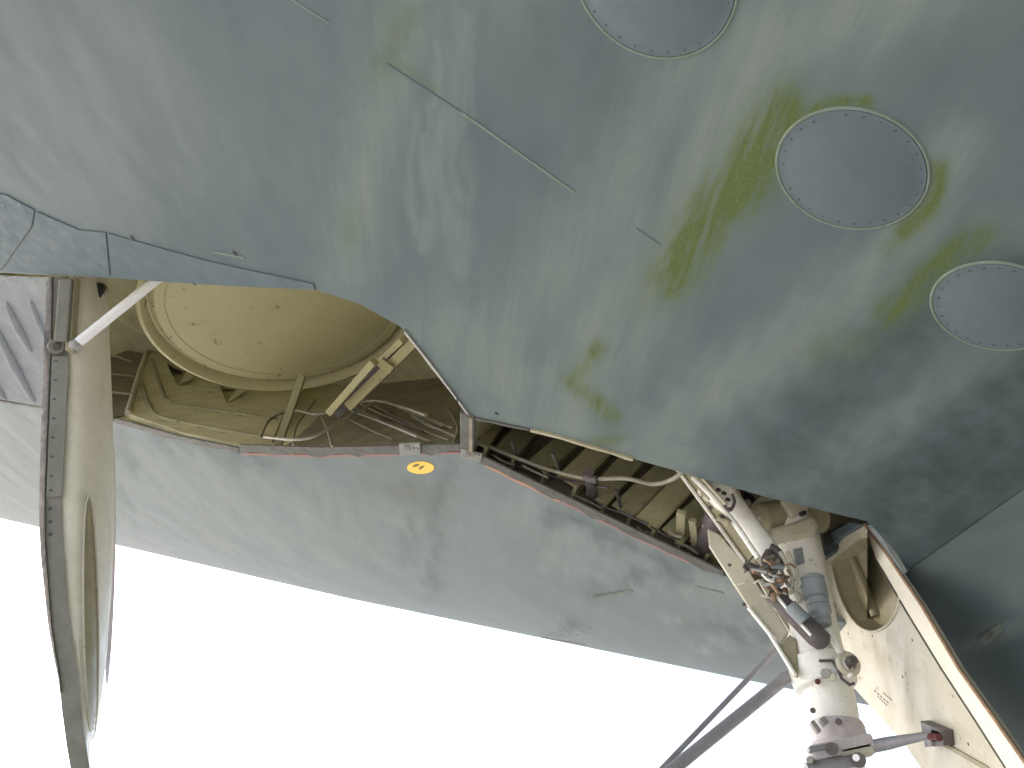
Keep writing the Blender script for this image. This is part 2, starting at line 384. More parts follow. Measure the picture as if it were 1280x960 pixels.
for i in range(37):
    for j in (0, 69): bm.faces.new((g[i][j], g[i+1][j], g2[i+1][j], g2[i][j]))
for j in range(69):
    for i in (0, 37): bm.faces.new((g[i][j], g[i][j+1], g2[i][j+1], g2[i][j]))
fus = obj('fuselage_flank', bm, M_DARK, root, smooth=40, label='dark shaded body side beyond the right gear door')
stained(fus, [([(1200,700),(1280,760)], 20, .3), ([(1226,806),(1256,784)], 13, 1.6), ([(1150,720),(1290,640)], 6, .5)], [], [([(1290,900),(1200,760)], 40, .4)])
from mathutils.bvhtree import BVHTree
ftree = BVHTree.FromPolygons([p for r in rows for p in r], [(i*70+j, i*70+j+1, (i+1)*70+j+1, (i+1)*70+j) for i in range(len(rows)-1) for j in range(69)])
def fhit(x, y, h=0): return ftree.ray_cast(CAM, ray(x, y).normalized())[0] + out*h
bm = BM(); prism(bm, [fhit(x, y, .012) for x, y in ((1226,800),(1238,790),(1250,780),(1256,788),(1246,799),(1232,809))], -out*.02)
lat = obj('latch_plate', bm, M_SEAL, fus, bevel=.003)
bm = BM(); prism(bm, [fhit(x, y, .014) for x, y in ((1235,796),(1243,789),(1246,793),(1238,800))], -out*.004); obj('slot', bm, M_DKMET, lat)

# ------------------------------------------------------------------ lap plates, seams
def pplate(name, poly, h0, t, mat, parent, bevel=.002, label=None):
    bm = BM(); prism(bm, [P(x, y, h0) for x, y in poly], -N*t)
    return obj(name, bm, mat, parent, bevel=bevel, label=label)
pplate('lap_plate', [(-60,232),(8,243),(44,262),(40,283),(2,337),(-60,334)], 0, .008, M_LAP, wing)
pplate('lap_plate', [(47,264),(100,287),(133,290),(138,344),(60,342),(6,338),(43,284)], 0, .008, M_LAP, wing)
pplate('lap_plate', [(136,291),(200,309),(262,326),(340,343),(392,354),(395,361),(300,357),(200,351),(141,346)], 0, .008, M_LAP, wing)
bm = BM(); bar(bm, P(484,80), P(575,139), .007, .005, N); obj('seam', bm, M_LAP, wing)
bm = BM(); bar(bm, P(576,139.6), P(718,240), .010, .005, N); obj('seam', bm, M_SEAL, wing)
bm = BM(); bar(bm, P(360,-4), P(412,29), .006, .004, N); obj('seam', bm, M_SEAL, wing)
bm = BM(); bar(bm, P(268,315), P(306,322), .014, .006, N); obj('seam', bm, M_SEAL, wing)
bm = BM(); bar(bm, P(795,285), P(826,306), .004, .004, N); obj('seam', bm, M_LAP, wing)
scr0 = None
def fastener(parent, p, axis, mat=M_SCREW, r=.0052, name='screw'):
    global scr0
    key = name+mat.name
    if key not in FAST:
        bm = BM(); lathe(bm, Vector(), Vector((0, 0, 1)), [(0, .0), (.0035, .0), (.0052, -.0014), (.0052, -.004), (0, -.004)], 8)
        bm2 = bm; me = bpy.data.meshes.new(name); bmesh.ops.recalc_face_normals(bm2, faces=bm2.faces); bm2.to_mesh(me); bm2.free(); me.materials.append(mat); FAST[key] = me
    o = bpy.data.objects.new(name, FAST[key]); link(o, parent, p)
    o.rotation_euler = axis.to_track_quat('Z', 'Y').to_euler(); s = r/.0052; o.scale = (s, s, 1); return o
FAST = {}
fastener(wing, P(621,517,-.001), -N, M_BLACK, .016, 'drain_hole')
for x, y in ((4,258), (25,257), (122,331), (163,298), (292,318), (349,351), (242,355)): fastener(wing, P(x, y, -.0095), -N, M_SCREW, .014)

# ------------------------------------------------------------------ round access panels with their screws
def fit_circle(pts):
    e1 = CROSS; e2 = FLOW; q = [(p-CAM) for p in (P(x, y) for x, y in pts)]
    a = np.array([p.dot(e1) for p in q]); b = np.array([p.dot(e2) for p in q])
    A = np.c_[2*a, 2*b, np.ones(len(a))]; s = np.linalg.lstsq(A, a*a+b*b, rcond=None)[0]
    return CAM + N*H + e1*float(s[0]) + e2*float(s[1]), float(math.sqrt(s[2]+s[0]**2+s[1]**2))
PANELS = [([(1053,134),(1081,139),(1116,154),(1139,172),(1153,190),(1160,210),(1161,229),(1153,253),(1135,270),(1108,284),(1073,287),(1042,279),(1018,266),(995,247),(979,227),(969,206),(969,184),(981,167),(1002,149),(1026,139)], 'access panel ringed by green algae'),
          ([(1170,370),(1170,390),(1182,415),(1205,430),(1240,436),(1272,430),(1177,352),(1200,335),(1235,326),(1270,329)], 'lower access panel cut by the right picture edge'),
          ([(919,11),(905,37),(886,54),(856,69),(822,73),(785,60),(755,37)], 'upper access panel cut by the top picture edge')]
for pts, lb in PANELS:
    c, R = fit_circle(pts)
    bm = BM(); lathe(bm, c, -N, [(0, .006), (R-.034, .006), (R-.030, .0045), (R-.006, .0045), (R-.004, .002), (R-.004, -.005), (0, -.005)], 72)
    pan = obj('access_panel', bm, M_PLATE, root, smooth=25, label=lb)
    bm = BM(); lathe(bm, c, -N, [(R-.003, -.004), (R-.003, .003), (R+.001, .0045), (R+.0045, .0035), (R+.008, -.004)], 72)
    obj('sealant_ring', bm, M_SEAL, pan, smooth=60)
    n = 26
    for k in range(n):
        t = 2*math.pi*(k+.3)/n
        if random.random() < .08: continue
        fastener(pan, c + (CROSS*math.cos(t)+FLOW*math.sin(t))*(R-.019) - N*.0052, -N, M_SCREW, random.choice((.0045, .0055, .006)))

# ------------------------------------------------------------------ wheel bay
LEAN = (N + Vector((0, 1, 0))*.75 - RT*.1)                      # the far wall leans away
XL = list(np.arange(-150, 590, 10.0)) + [588.0]
def bay_shell(bm, secs):
    g = [[bm.verts.new(p) for p in s] for s in secs]
    for a, b in zip(g, g[1:]):
        for k in range(len(a)-1): bm.faces.new((a[k], a[k+1], b[k+1], b[k]))
    for e in (g[0], g[-1]): bm.faces.new(e)
bm = BM()
bay_shell(bm, [[P(x, En(x), .031), P(x, En(x), .03)+N*1.75, P(x, Ef(x), .02)+LEAN*1.75, P(x, Ef(x), .021)] for x in XL])
bay = obj('wheel_bay', bm, M_BAY, root, recalc=True, label='open yellow green wheel bay with cream drum')
def right_top(x): return P(x, En(x)-30, .75)
XR = list(np.arange(592, 1086, 12.0))
bm = BM()
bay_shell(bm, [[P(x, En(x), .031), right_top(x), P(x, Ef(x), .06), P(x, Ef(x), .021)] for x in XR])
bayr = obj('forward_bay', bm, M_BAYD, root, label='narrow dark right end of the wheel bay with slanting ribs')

# cream drum
nd = RT*(-.208) + UP*.791 + FW*.575; nd.normalize()
dc = Z(357, 380, 6.7); rc = .2188*( (dc-CAM).dot(nd) )
def dpt(x, y, h=0):
    r = ray(x, y); return CAM + r*(((dc-CAM).dot(nd)+h)/nd.dot(r))
bm = BM(); lathe(bm, dc, -nd, [(0, .0), (rc*.80, .0), (rc*.803, -.006), (rc*.81, -.006), (rc*.813, .0), (rc*.875, .002), (rc*.895, -.015), (rc*.915, -.045), (rc*.93, -.04), (rc*.945, .02), (rc*.965, .045), (rc*.992, .03), (rc, -.02), (rc, -.22), (rc*.97, -.24), (rc*.6, -.3), (0, -.3)], 128)
drum = obj('drum', bm, M_DISC, bay, smooth=35, label='large round cream drum under the bay roof')
for k in range(22):
    t = 2*math.pi*k/22; x, y, z = frame(nd)
    fastener(bay, dc + (x*math.cos(t)+y*math.sin(t))*rc*.885 - nd*.004, -nd, M_RUST, .009, 'rivet')

FW_A = Plane(P(300,564,.02), P(150,529,.02), P(300,564,.02)+LEAN)       # upright far wall planes
FW_B = Plane(P(575,563,.02), P(300,564,.02), P(575,563,.02)+LEAN)
def qa(x, y, h=0): return FW_A.at(x, y, h)
def qb(x, y, h=0): return FW_B.at(x, y, h)
# riveted pressed panel on the far wall at left
bm = BM()
holed(bm, [qa(x, y, -.06) for x, y in ((188,430),(240,452),(300,470),(378,474),(362,500),(340,552),(300,556),(230,541),(160,517),(170,480))],
      [[qa(x, y, -.06) for x, y in ((208,452),(233,461),(221,482))], [qa(x, y, -.06) for x, y in ((274,481),(299,480),(284,504))]], FW_A.n*.05)
pp = obj('pressed_panel', bm, M_BAYL, bay, bevel=.003)
def beadline(pts, r, mat, parent, f, name='bead', h=-.062, label=None, seg=8):
    bm = BM(); tube(bm, spline([f(x, y, h) for x, y in pts]), r, seg); return obj(name, bm, mat, parent, smooth=60, label=label)
beadline([(190,450),(200,480),(212,503),(260,512),(345,524)], .018, M_BAYR, bay, qa)
beadline([(176,478),(186,505),(200,521),(260,535),(330,547)], .022, M_BAYR, bay, qa)
beadline([(232,462),(224,480),(236,484),(278,487)], .012, M_BAYR, bay, qa)
beadline([(188,430),(175,465),(160,517)], .030, M_CREAM, bay, qa, 'flange')
bm = BM(); prism(bm, [qa(x, y, -.012) for x, y in ((126,452),(186,428),(160,519),(136,524))], FW_A.n*-.01); obj('dark_gap', bm, M_BAYD, bay)  # dark sheet standing in for the shaded void beside the pressed panel
for poly in (((224,482),(236,463),(243,474)), ((286,505),(301,482),(308,490))):
    bm = BM(); prism(bm, [qa(x, y, -.075) for x, y in poly], FW_A.n*-.02); obj('gusset', bm, M_BAYL, bay, bevel=.003)
for x, y in ((183,442),(177,458),(172,473),(168,488),(164,503),(215,504),(245,511),(272,515),(300,519),(222,527),(250,534),(280,540),(245,478),(262,490)): fastener(bay, qa(x, y, -.078), -FW_A.n, M_BAYD, .014, 'rivet')
for pts in (((132,467),(168,470)), ((134,490),(168,493)), ((128,440),(165,452))): beadline(pts, .013, M_CREAMD, bay, qa, 'pipe', -.08)
# dark brown equipment back panel and frames right of the drum
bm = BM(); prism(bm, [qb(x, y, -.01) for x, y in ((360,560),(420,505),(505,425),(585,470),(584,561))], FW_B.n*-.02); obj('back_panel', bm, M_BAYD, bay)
bm = BM(); bar(bm, Z(378,470,7.0), Z(347,558,6.75), .055, .05, FW); obj('post', bm, M_BAYR, bay, bevel=.006)
# twin-rail diagonal beam
for a, b, w in (((524,422),(436,508),.07), ((468,452),(412,516),.05), ((505,424),(478,450),.045)):
    bm = BM(); bar(bm, Z(*a, 6.15), Z(*b, 6.45), w, .06, FW); obj('rail', bm, M_DISC, bay, bevel=.005)
bm = BM(); bar(bm, Z(516,425,6.3), Z(418,517,6.55), .10, .03, FW); obj('beam_web', bm, M_DKMET, bay)
bm = BM(); bar(bm, Z(474,452,6.2), Z(490,464,6.2), .06, .05, FW); obj('tie_plate', bm, M_DISC, bay, bevel=.004)
beadline([(325,548),(338,524),(366,513),(400,518),(438,506),(468,501),(500,508),(532,519)], .011, M_HOSE, bay, qb, 'cable', -.17)
beadline([(330,546),(380,549),(415,533),(448,514),(470,503)], .010, M_HOSE, bay, qb, 'cable', -.19)
beadline([(440,514),(478,528),(522,546)], .010, M_STEEL, bay, qb, 'cable', -.10)
beadline([(402,520),(410,540),(415,558)], .009, M_HOSE, bay, qb, 'cable', -.10)
beadline([(395,500),(372,530),(366,556)], .009, M_HOSE, bay, qb, 'cable', -.10)
beadline([(560,510),(572,535),(566,556)], .009, M_BAYD, bay, qb, 'cable', -.05)
for i in range(16):
    x = random.uniform(425, 530); y = random.uniform(500, 535); L = random.uniform(25, 60); s = random.choice((.42, .5, .46))
    beadline([(x, y), (x+L*.5, y+L*.5*s+1), (x+L, y+L*s)], random.uniform(.005, .01), random.choice((M_DKMET, M_BAYD, M_HOSE)), bay, qb, 'cable', -.05, seg=6)
# divider post between the two bays
bm = BM(); a = P(585,517,-.004); b = P(585,569,-.004); bar(bm, a, b, .085, .03, N); obj('divider', bm, M_SILL, bay, bevel=.006)
bm = BM(); bar(bm, P(591,519,-.001), P(591,566,-.001), .02, .05, N); obj('divider', bm, M_BAYD, bay)

# ribs of the right end
def rtop(x):
    a = P(x, Ef(x), .06); return a, right_top(x)
class RPlane:
    pass
def qr(x, y, h=0):                                          # on the sloped roof of the right bay
    pa, pb = rtop(x-20); p2 = P(x+40, Ef(x+40), .06); return Plane(pa, pb, p2).at(x, y, h)
RIBS = [(604,570,636,520),(640,580,682,530),(678,600,738,545),(716,618,772,560),(752,640,812,570),(784,655,856,586),(814,670,880,600),(846,686,912,622),(880,700,930,650)]
for i, (x0, y0, x1, y1) in enumerate(RIBS):
    pl = Plane(*(lambda p, q: (p[0], p[1], q[0]))(rtop((x0+x1)/2-20), rtop((x0+x1)/2+20)))
    a = pl.at(x0, y0, -.05); b = pl.at(x1, y1, -.05); f = (b-a).normalized(); s = f.cross(pl.n).normalized()
    bm = BM(); bar(bm, a, b, .022, .11, pl.n); bar(bm, a + s*.06 - pl.n*.0555, b + s*.06 - pl.n*.0555, .125, .012, pl.n)
    obj('rib', bm, M_BAYR if i % 3 else M_BAY, bayr, bevel=.003)
def qm(x, y, h=0): return P(x, y, h)
beadline([(588,547),(620,562),(650,574),(690,588),(735,598),(782,598),(815,605),(838,600),(856,588)], .012, M_HOSE, bayr, qm, 'cable', .10)
beadline([(590,556),(640,580),(700,598),(760,610)], .008, M_DKMET, bayr, qm, 'cable', .12)
bm = BM(); rod(bm, P(736,590,.11), P(742,626,.11), .03); rod(bm, P(731,597,.09), P(747,600,.09), .022); obj('clamp', bm, M_DKMET, bayr, smooth=40)
for pts in (((640,553),(648,580)), ((770,612),(778,640)), ((690,566),(700,590))):
    beadline(pts, .010, M_DKMET, bayr, qm, 'bracket', .12)
for x0, y0, x1, y1, w in ((852,640,850,690,.05), (866,650,872,700,.04), (884,655,892,705,.05)):
    bm = BM(); bar(bm, P(x0, y0, .12), P(x1, y1, .10), w, .03, N); obj('post', bm, random.choice((M_BAYR, M_CREAMD)), bayr, bevel=.004)
bm = BM(); rod(bm, P(878,690,.12), P(896,640,.16), .06); obj('canister', bm, M_DKMET, bayr, smooth=40)
for i in range(10):
    x = random.uniform(610, 860); y = Ef(x) - random.uniform(8, 26); L = random.uniform(12, 40)
    beadline([(x, y), (x+L*.5, y+L*.24+random.uniform(-3, 3)), (x+L, y+L*.47)], random.uniform(.005, .01), random.choice((M_DKMET, M_BAYD, M_HOSE)), bayr, qm, 'cable', .07, seg=6)

# sill frame, red sealant, clips, sticker along the far edge
def edge_strip(name, x0, x1, off, wpx, h, t, mat, parent, F=Ef, step=20):
    pts = [x0] + [x for x, _ in FAR+NEAR if x0 < x < x1] + list(np.arange(x0+step, x1, step)) + [x1]; pts = sorted(set(pts))
    bm = BM(); lo = []
    for x in pts:
        w = wpx*(1 + .22*math.sin(x*.13) + .12*math.sin(x*.41))
        p = [P(x, F(x)+off, h), P(x, F(x)+off+w, h)]; lo.append([bm.verts.new(v) for v in (p[0], p[1], p[1]-N*t, p[0]-N*t)])
    for a, b in zip(lo, lo[1:]):
        for k in range(4): bm.faces.new((a[k], a[(k+1) % 4], b[(k+1) % 4], b[k]))
    bm.faces.new(lo[0]); bm.faces.new(lo[-1]); return obj(name, bm, mat, parent)
edge_strip('sill', 145, 299, -5, 6, .0, .010, M_SILL, lead); edge_strip('sill', 300, 577, -9, 10, .0, .010, M_SILL, lead); edge_strip('sill', 600, 905, -6, 9, .0, .010, M_SILL, lead)
edge_strip('sealant_strip', 302, 500, 1.2, 2.8, .0, .006, M_RED, lead); edge_strip('sealant_strip', 527, 575, 1.2, 2.4, .0, .006, M_RED, lead)
edge_strip('sealant_strip', 606, 700, 3.2, 3, .0, .006, M_ORANGE, lead); edge_strip('sealant_strip', 702, 862, 3.2, 2.4, .0, .006, M_RED, lead)
edge_strip('edge_strip', 507, 572, -2.5, 4, .0, .012, M_STEEL, wing, En); edge_strip('edge_strip', 574, 589, -2.5, 4, .0, .012, M_STEEL, wing, En)
edge_strip('edge_strip', 664, 792, -2, 2.6, .0, .012, M_CREAMD, wing, En); edge_strip('edge_strip', 592, 662, -2, 2.0, .0, .010, M_SILL, wing, En)
for poly in (((500,553),(526,552),(527,566),(501,568)), ((578,559),(604,566),(602,576),(576,570))):
    bm = BM(); prism(bm, [P(x, y, -.010) for x, y in poly], -N*.014); clip = obj('latch_clip', bm, M_FLANGE, lead, bevel=.004)
    cx = sum(p[0] for p in poly)/4; cy = sum(p[1] for p in poly)/4
    bm = BM(); prism(bm, [P(cx+dx, cy+dy, -.024) for dx, dy in ((-8,-3),(-1,-3.4),(-1,2.4),(-8,3))], -N*.004); obj('slot', bm, M_DKMET, clip)
    for dx in (3.5, 8): fastener(clip, P(cx+dx, cy+dx*.15, -.0265), -N, M_SCREW, .010)
c = P(526,584.5); r = .083
bm = BM(); prism(bm, [P(526+17*math.cos(t), 584.3+7.6*math.sin(t), -.0005) for t in np.linspace(0, 2*math.pi, 40, endpoint=False)], -N*.0035); stk = obj('warning_sticker', bm, M_YEL, lead, smooth=30, label='round yellow sticker with small dark marks beside the bay edge')
for poly in (((515,583),(519,580),(525,579.5),(523,582.5),(518,584)), ((523,585.5),(526,582.5),(531,582),(529,585),(525,587.2))):
    bm = BM(); prism(bm, [P(x, y, -.0045) for x, y in poly], -N*.001); obj('print', bm, paint('sticker_ink', (.18, .12, .02), (.25, .16, .03), .4, 30, .5), stk)
for p in (((872,733),(905,741)), ((742,747),(790,738))):
    bm = BM(); bar(bm, P(*p[0]), P(*p[1]), .014, .006, N); obj('seam', bm, M_SEAL, lead)
bm = BM(); bar(bm, P(678,797), P(732,806), .012, .006, N); obj('seam', bm, M_FLANGE, lead)
for k in range(7): fastener(lead, P(704+k*5.5, 790-abs(k-3)*1.6+(k % 2)*4, -.001), -N, M_FLANGE, .011, 'rivet')
for x, y in ((345,582),(492,625),(514,616),(195,655),(543,690),(460,680)): fastener(lead, P(x, y, -.001), -N, M_FLANGE, .009, 'rivet')

# light grey ribbed panel left of the left door
bm = BM(); prism(bm, [P(x, y, .01) for x, y in ((-60,341),(0,344),(66,347),(64,420),(58,509),(0,498),(-60,491))], -N*.012)
rp = obj('ribbed_panel', bm, M_PANEL, root, bevel=.003, label='light grey ribbed panel left of the left gear door')
for a, b, r in (((8,375),(40,440),.05), ((38,372),(58,424),.035), ((-8,400),(44,503),.06), ((-40,420),(8,500),.06)):
    bm = BM(); pts = [P(*a, .004).lerp(P(*b, .004), t) for t in (0, .1, .5, .9, 1)]
    tube(bm, pts, [r*.15, r*.7, r, r*.7, r*.15], 12); obj('bead', bm, M_PANEL, rp, smooth=70)
for x, y in ((4,352),(20,353),(45,352),(52,490),(30,498),(16,494)): fastener(rp, P(x, y, -.003), -N, M_SCREW, .016)
bm = BM(); bar(bm, P(-60,492.5,-.003), P(58,510.5,-.003), .03, .012, N); obj('edge_strip', bm, M_SILL, rp)

# ------------------------------------------------------------------ left gear door, seen almost edge on
def dz(y): return 6.15 - (y-345)*.0017                      # depth in metres down the door
LROWS = [(346,58,64,84,112,134),(380,57,64,86,108,136),(425,55,63,86,104,137),(470,54,61,84,101,139),(520,52,59,81,99,141),(570,50,57,79,97,142),(620,49,55,76,96,143),(660,49,55,77,95,142.5),
         (700,51,57,80,96,141),(740,54,60,83,98,139),(780,57,63,87,101,136),(815,62,68,92,104,134),(850,68,74,98,108,130),(885,73,77,102,110,125),(915,78,81,105,110,119.5),(930,80,83,107.5,108,112),(960,85,88,112,112.4,112.8),(1000,92,95,118,118.4,119)]
def lrow(y): 
    ys = [r[0] for r in LROWS]; return [float(np.interp(y, ys, [r[k] for r in LROWS])) for k in range(1, 6)]
ys = list(np.arange(346, 1001, 4.0))
def strip3(name, f, mat, parent, thick, label=None, bevel=0, ys=ys, smooth=40):
    bm = BM(); L = []
    for y in ys: 
        q = f(y); L.append([bm.verts.new(p) for p in q])
    for a, b in zip(L, L[1:]):
        n = len(a)
        for k in range(n): bm.faces.new((a[k], a[(k+1) % n], b[(k+1) % n], b[k]))
    bm.faces.new(L[0]); bm.faces.new(L[-1]); return obj(name, bm, mat, parent, smooth=smooth, bevel=bevel, label=label)
def face_sec(y):
    x0, x1, x2, x3, x4 = lrow(y); d = dz(y); q = []
    for k in range(9):                                      # the cream inner face curves away to the right
        t = k/8; x = x2 - 2 + (x4-x2+2)*math.sin(t*math.pi/2); q.append(Z(x, y, d + .02 + .75*(1-math.cos(t*math.pi/2)*.999)))
    return q + [CAM + (p-CAM)*1.008 for p in q[::-1]]
ldoor = strip3('left_gear_door'.replace('left_', ''), face_sec, M_DOOR, root, 0, label='cream inner face of the left gear door, seen nearly edge on')
def flange_sec(y):
    x0, x1, x2, x3, x4 = lrow(y); d = dz(y); return [Z(x1, y, d-.01), Z(x2, y, d), Z(x2, y, d+.04), Z(x1, y, d+.04)]
strip3('flange', flange_sec, M_FLANGE, ldoor, 0, smooth=30)
def plate_sec(y):
    x0, x1, x2, x3, x4 = lrow(y); d = dz(y); return [Z(x1+3, y, d-.022), Z(x2+1.5, y, d-.016), Z(x2+1.5, y, d-.002), Z(x1+3, y, d-.0115)]
strip3('doubler', plate_sec, M_FLANGE, ldoor, 0, ys=list(np.arange(445, 622, 11.0)), smooth=30, bevel=.003)
def seal_sec(y):
    x0, x1, x2, x3, x4 = lrow(y); d = dz(y); x0 += (x1-x0-.5)*max(0, min(1, (y-690)/180)); return [Z(x0, y, d+.02), Z(x1+.6, y, d-.025), Z(x1+.6, y, d+.05), Z(x0, y, d+.09)]
strip3('rubber_seal', seal_sec, M_BLACK, ldoor, 0, ys=list(np.arange(346, 872, 10.0)), smooth=30)
for y in (452,476,500,524,548,572,596,614):
    x0, x1, x2, x3, x4 = lrow(y); fastener(ldoor, Z(x1+8, y, dz(y)-.021), -FW, M_SCREW, .013, 'rivet')
for y in (636,652,668):
    x0, x1, x2, x3, x4 = lrow(y); fastener(ldoor, Z(x1+7, y, dz(y)-.012), -FW, M_SCREW, .012, 'rivet')
# long lens-shaped pocket with pale rim
def lens(y, y0, y1, cx0, cx1, w):
    t = (y-y0)/(y1-y0); return cx0+(cx1-cx0)*t, w*math.sin(math.pi*max(0, min(1, t)))**.42
lys = list(np.linspace(622, 920, 36))
def fdepth(x, y):                                           # depth of the curved face under pixel x
    x0, x1, x2, x3, x4 = lrow(y); s = max(0, min(1, (x-x2+2)/(x4-x2+2))); return dz(y) + .02 + .75*(1-math.sqrt(1-s*s)*.999)
def pocket_sec(y):
    c, w = lens(y, 620, 922, 111, 116, 8.0); w = max(w, .4)
    return [Z(c-w, y, fdepth(c-w, y)-.010), Z(c, y, fdepth(c, y)-.030), Z(c+w, y, fdepth(c+w, y)-.010), Z(c+w, y, fdepth(c+w, y)+.05), Z(c-w, y, fdepth(c-w, y)+.05)]
strip3('pocket', pocket_sec, M_CREAMD, ldoor, 0, ys=lys)
for s in (-1, 1):
    bm = BM(); pts = []
    for y in np.linspace(619, 923, 30):
        c, w = lens(y, 620, 922, 111, 116, 9.0); pts.append(Z(c+s*w, y, fdepth(c+s*w, y)-.02))
    tube(bm, pts, .007, 8); obj('pocket_rim', bm, M_CREAM, ldoor, smooth=60)
def outer_sec(y):
    t = (y-560)/300; c = 139.5 - 5*t*t - 1*t; w = 6.0*math.sin(math.pi*min(1, max(0, .12+.88*t)))**.6 + .3
    return [Z(c-w, y, dz(y)+.95), Z(c+w, y, dz(y)+1.0), Z(c+w, y, dz(y)+1.06), Z(c-w, y, dz(y)+1.0)]
strip3('outer_skin', outer_sec, M_PALE, ldoor, 0, ys=list(np.linspace(560, 858, 28)))
# hinge arm, bolt and polished strut at the top of the left door
bm = BM(); rod(bm, Z(70,433,dz(433)-.07), Z(71,433,dz(433)+.02), .05, .05, 20); lug = obj('hinge_lug', bm, M_FLANGE, ldoor, bevel=.006)
bm = BM(); rod(bm, Z(70.5,433,dz(433)-.09), Z(70.5,433,dz(433)-.05), .026, .028, 6); obj('bolt', bm, M_SILL, ldoor, bevel=.004)
bm = BM(); bar(bm, Z(84,350,6.05), Z(78,428,5.93), .09, .06, FW); obj('hinge_arm', bm, M_FLANGE, ldoor, bevel=.012)
bm = BM(); bar(bm, Z(94,348,6.1), Z(88,440,5.95), .04, .08, FW); obj('hinge_arm', bm, M_CREAMD, ldoor, bevel=.008)
bm = BM(); prism(bm, [Z(x, y, 6.5) for x, y in ((98,348),(124,352),(131,360),(113,386),(100,405))], FW*.08); obj('fork_plate', bm, M_CREAMD, ldoor, bevel=.006)
bm = BM(); prism(bm, [Z(x, y, 6.40) for x, y in ((112,352),(124,353),(130,360),(116,383),(113,372))], FW*.05); obj('rubber_buffer', bm, M_BLACK, ldoor, bevel=.01)
bm = BM(); rod(bm, Z(93,432,5.9), Z(199,347,6.15), .033, .033, 20); stru = obj('door_strut', bm, M_WHITE_SHINE, root, smooth=40, label='polished silver strut from left gear door into the bay')
bm = BM(); tube(bm, [Z(88,436,5.89), Z(92,433,5.9), Z(97,429,5.91), Z(100,426.5,5.915)], [.02, .036, .036, .029], 16); obj('end_fitting', bm, M_STEEL, stru, smooth=40)

# ------------------------------------------------------------------ landing gear leg
Y0 = 4.1
def G(x, y, o=0.0): return V(x, y, Y0+o)
def taper(pts, o=0.0): return [G(x, y, o) for x, y, *_ in pts]
bm = BM()
prof = [(984,628,.10),(990,655,.115),(996,680,.118),(1001,700,.113),(1008,745,.115),(1016,790,.118),(1023,826,.122)]
tube(bm, taper(prof), [p[2] for p in prof], 32)
leg = obj('landing_gear_leg', bm, M_WHITE, root, smooth=50, label='off white landing gear leg hanging from the bay')
bm = BM(); prof = [(1023,824,.138),(1026,836,.145),(1033,858,.140),(1034,862,.120)]; tube(bm, taper(prof), [p[2] for p in prof], 32); obj('collar', bm, M_WHITE, leg, smooth=30, bevel=.004)
bm = BM(); prof = [(1034,860,.112),(1041,890,.108),(1045,910,.104)]; tube(bm, taper(prof), [p[2] for p in prof], 32); obj('lower_cylinder', bm, M_WHITE, leg, smooth=40)
bm = BM(); prof = [(1045,905,.112),(1046,912,.118),(1050,928,.118),(1051,934,.104)]; tube(bm, taper(prof), [p[2] for p in prof], 32); obj('gland_ring', bm, M_PALE, leg, smooth=30)
bm = BM(); prof = [(1051,932,.085),(1056,960,.085),(1064,1010,.085)]; tube(bm, taper(prof), [p[2] for p in prof], 28); obj('piston', bm, M_WHITE_SHINE, leg, smooth=40)
# trunnion fitting in the bay mouth
bm = BM(); rod(bm, G(950,655,-.02), G(1024,640,.02), .105, .105, 28); obj('trunnion', bm, M_CREAMD, leg, bevel=.012, smooth=40)
bm = BM(); prism(bm, [G(x, y, -.14) for x, y in ((976,623),(1004,628),(1012,634),(990,646))], Vector((0, .12, 0))); obj('trunnion_cap', bm, M_CREAM, leg, bevel=.01)
bm = BM(); prism(bm, [G(x, y, -.13) for x, y in ((958,660),(992,651),(1016,642),(1026,655),(1020,668),(996,674),(966,668))], Vector((0, .1, 0))); obj('trunnion_lug', bm, M_CREAM, leg, bevel=.02)
bm = BM(); rod(bm, G(1001,643,-.16), G(1006,641,-.15), .012); obj('bolt', bm, M_BLACK, leg)
bm = BM(); tube(bm, spline([G(x, y, -.02) for x, y in ((952,652),(951,638),(958,630),(966,627))]), .05, 14); obj('trunnion_end', bm, M_CREAM, leg, smooth=50)
for pts, r, m in ((((1012,628),(1022,634),(1030,640)), .05, M_MAROON), (((905,607),(918,612),(926,622)), .045, M_MAROON), (((930,620),(940,626),(946,640)), .02, M_BLACK), (((936,612),(934,622),(942,632)), .014, M_STEEL)):
    bm = BM(); tube(bm, spline([G(x, y, .05) for x, y in pts]), r, 12); obj('hose', bm, m, leg, smooth=60)
# grey bits right of the trunnion
for poly, m in ((((1028,668),(1050,655),(1066,652),(1050,668),(1032,690)), M_SILL), (((1026,690),(1042,676),(1062,664),(1050,684),(1034,696)), M_LAP)):
    bm = BM(); prism(bm, [G(x, y, .12) for x, y in poly], Vector((0, .06, 0))); obj('bracket', bm, m, leg, bevel=.006)
# drag brace: a heavy white tube with a fitting at each end
bm = BM(); prof = [(886,601,.055),(896,610,.075),(908,622,.078),(916,632,.062),(938,660,.058),(960,689,.058),(964,694,.045)]
tube(bm, taper(prof, -.12), [p[2] for p in prof], 20); brace = obj('drag_brace', bm, M_WHITE, leg, smooth=50)
for pts, r, o, m in ((((866,596),(886,616),(912,646),(928,668),(948,698)), .014, -.2, M_WHITE), (((878,598),(900,622),(909,632)), .010, -.22, M_CREAM), (((905,632),(912,638),(918,628),(915,618)), .008, -.24, M_DKMET),
                     (((858,594),(866,597),(872,598)), .022, -.14, M_WHITE), (((874,616),(880,614),(886,618),(882,624)), .018, -.16, M_CREAM), (((897,646),(906,650),(912,655)), .018, -.2, M_CREAMD)):
    bm = BM(); tube(bm, spline([G(x, y, o) for x, y in pts]), r, 10); obj('pipe', bm, m, leg, smooth=60)
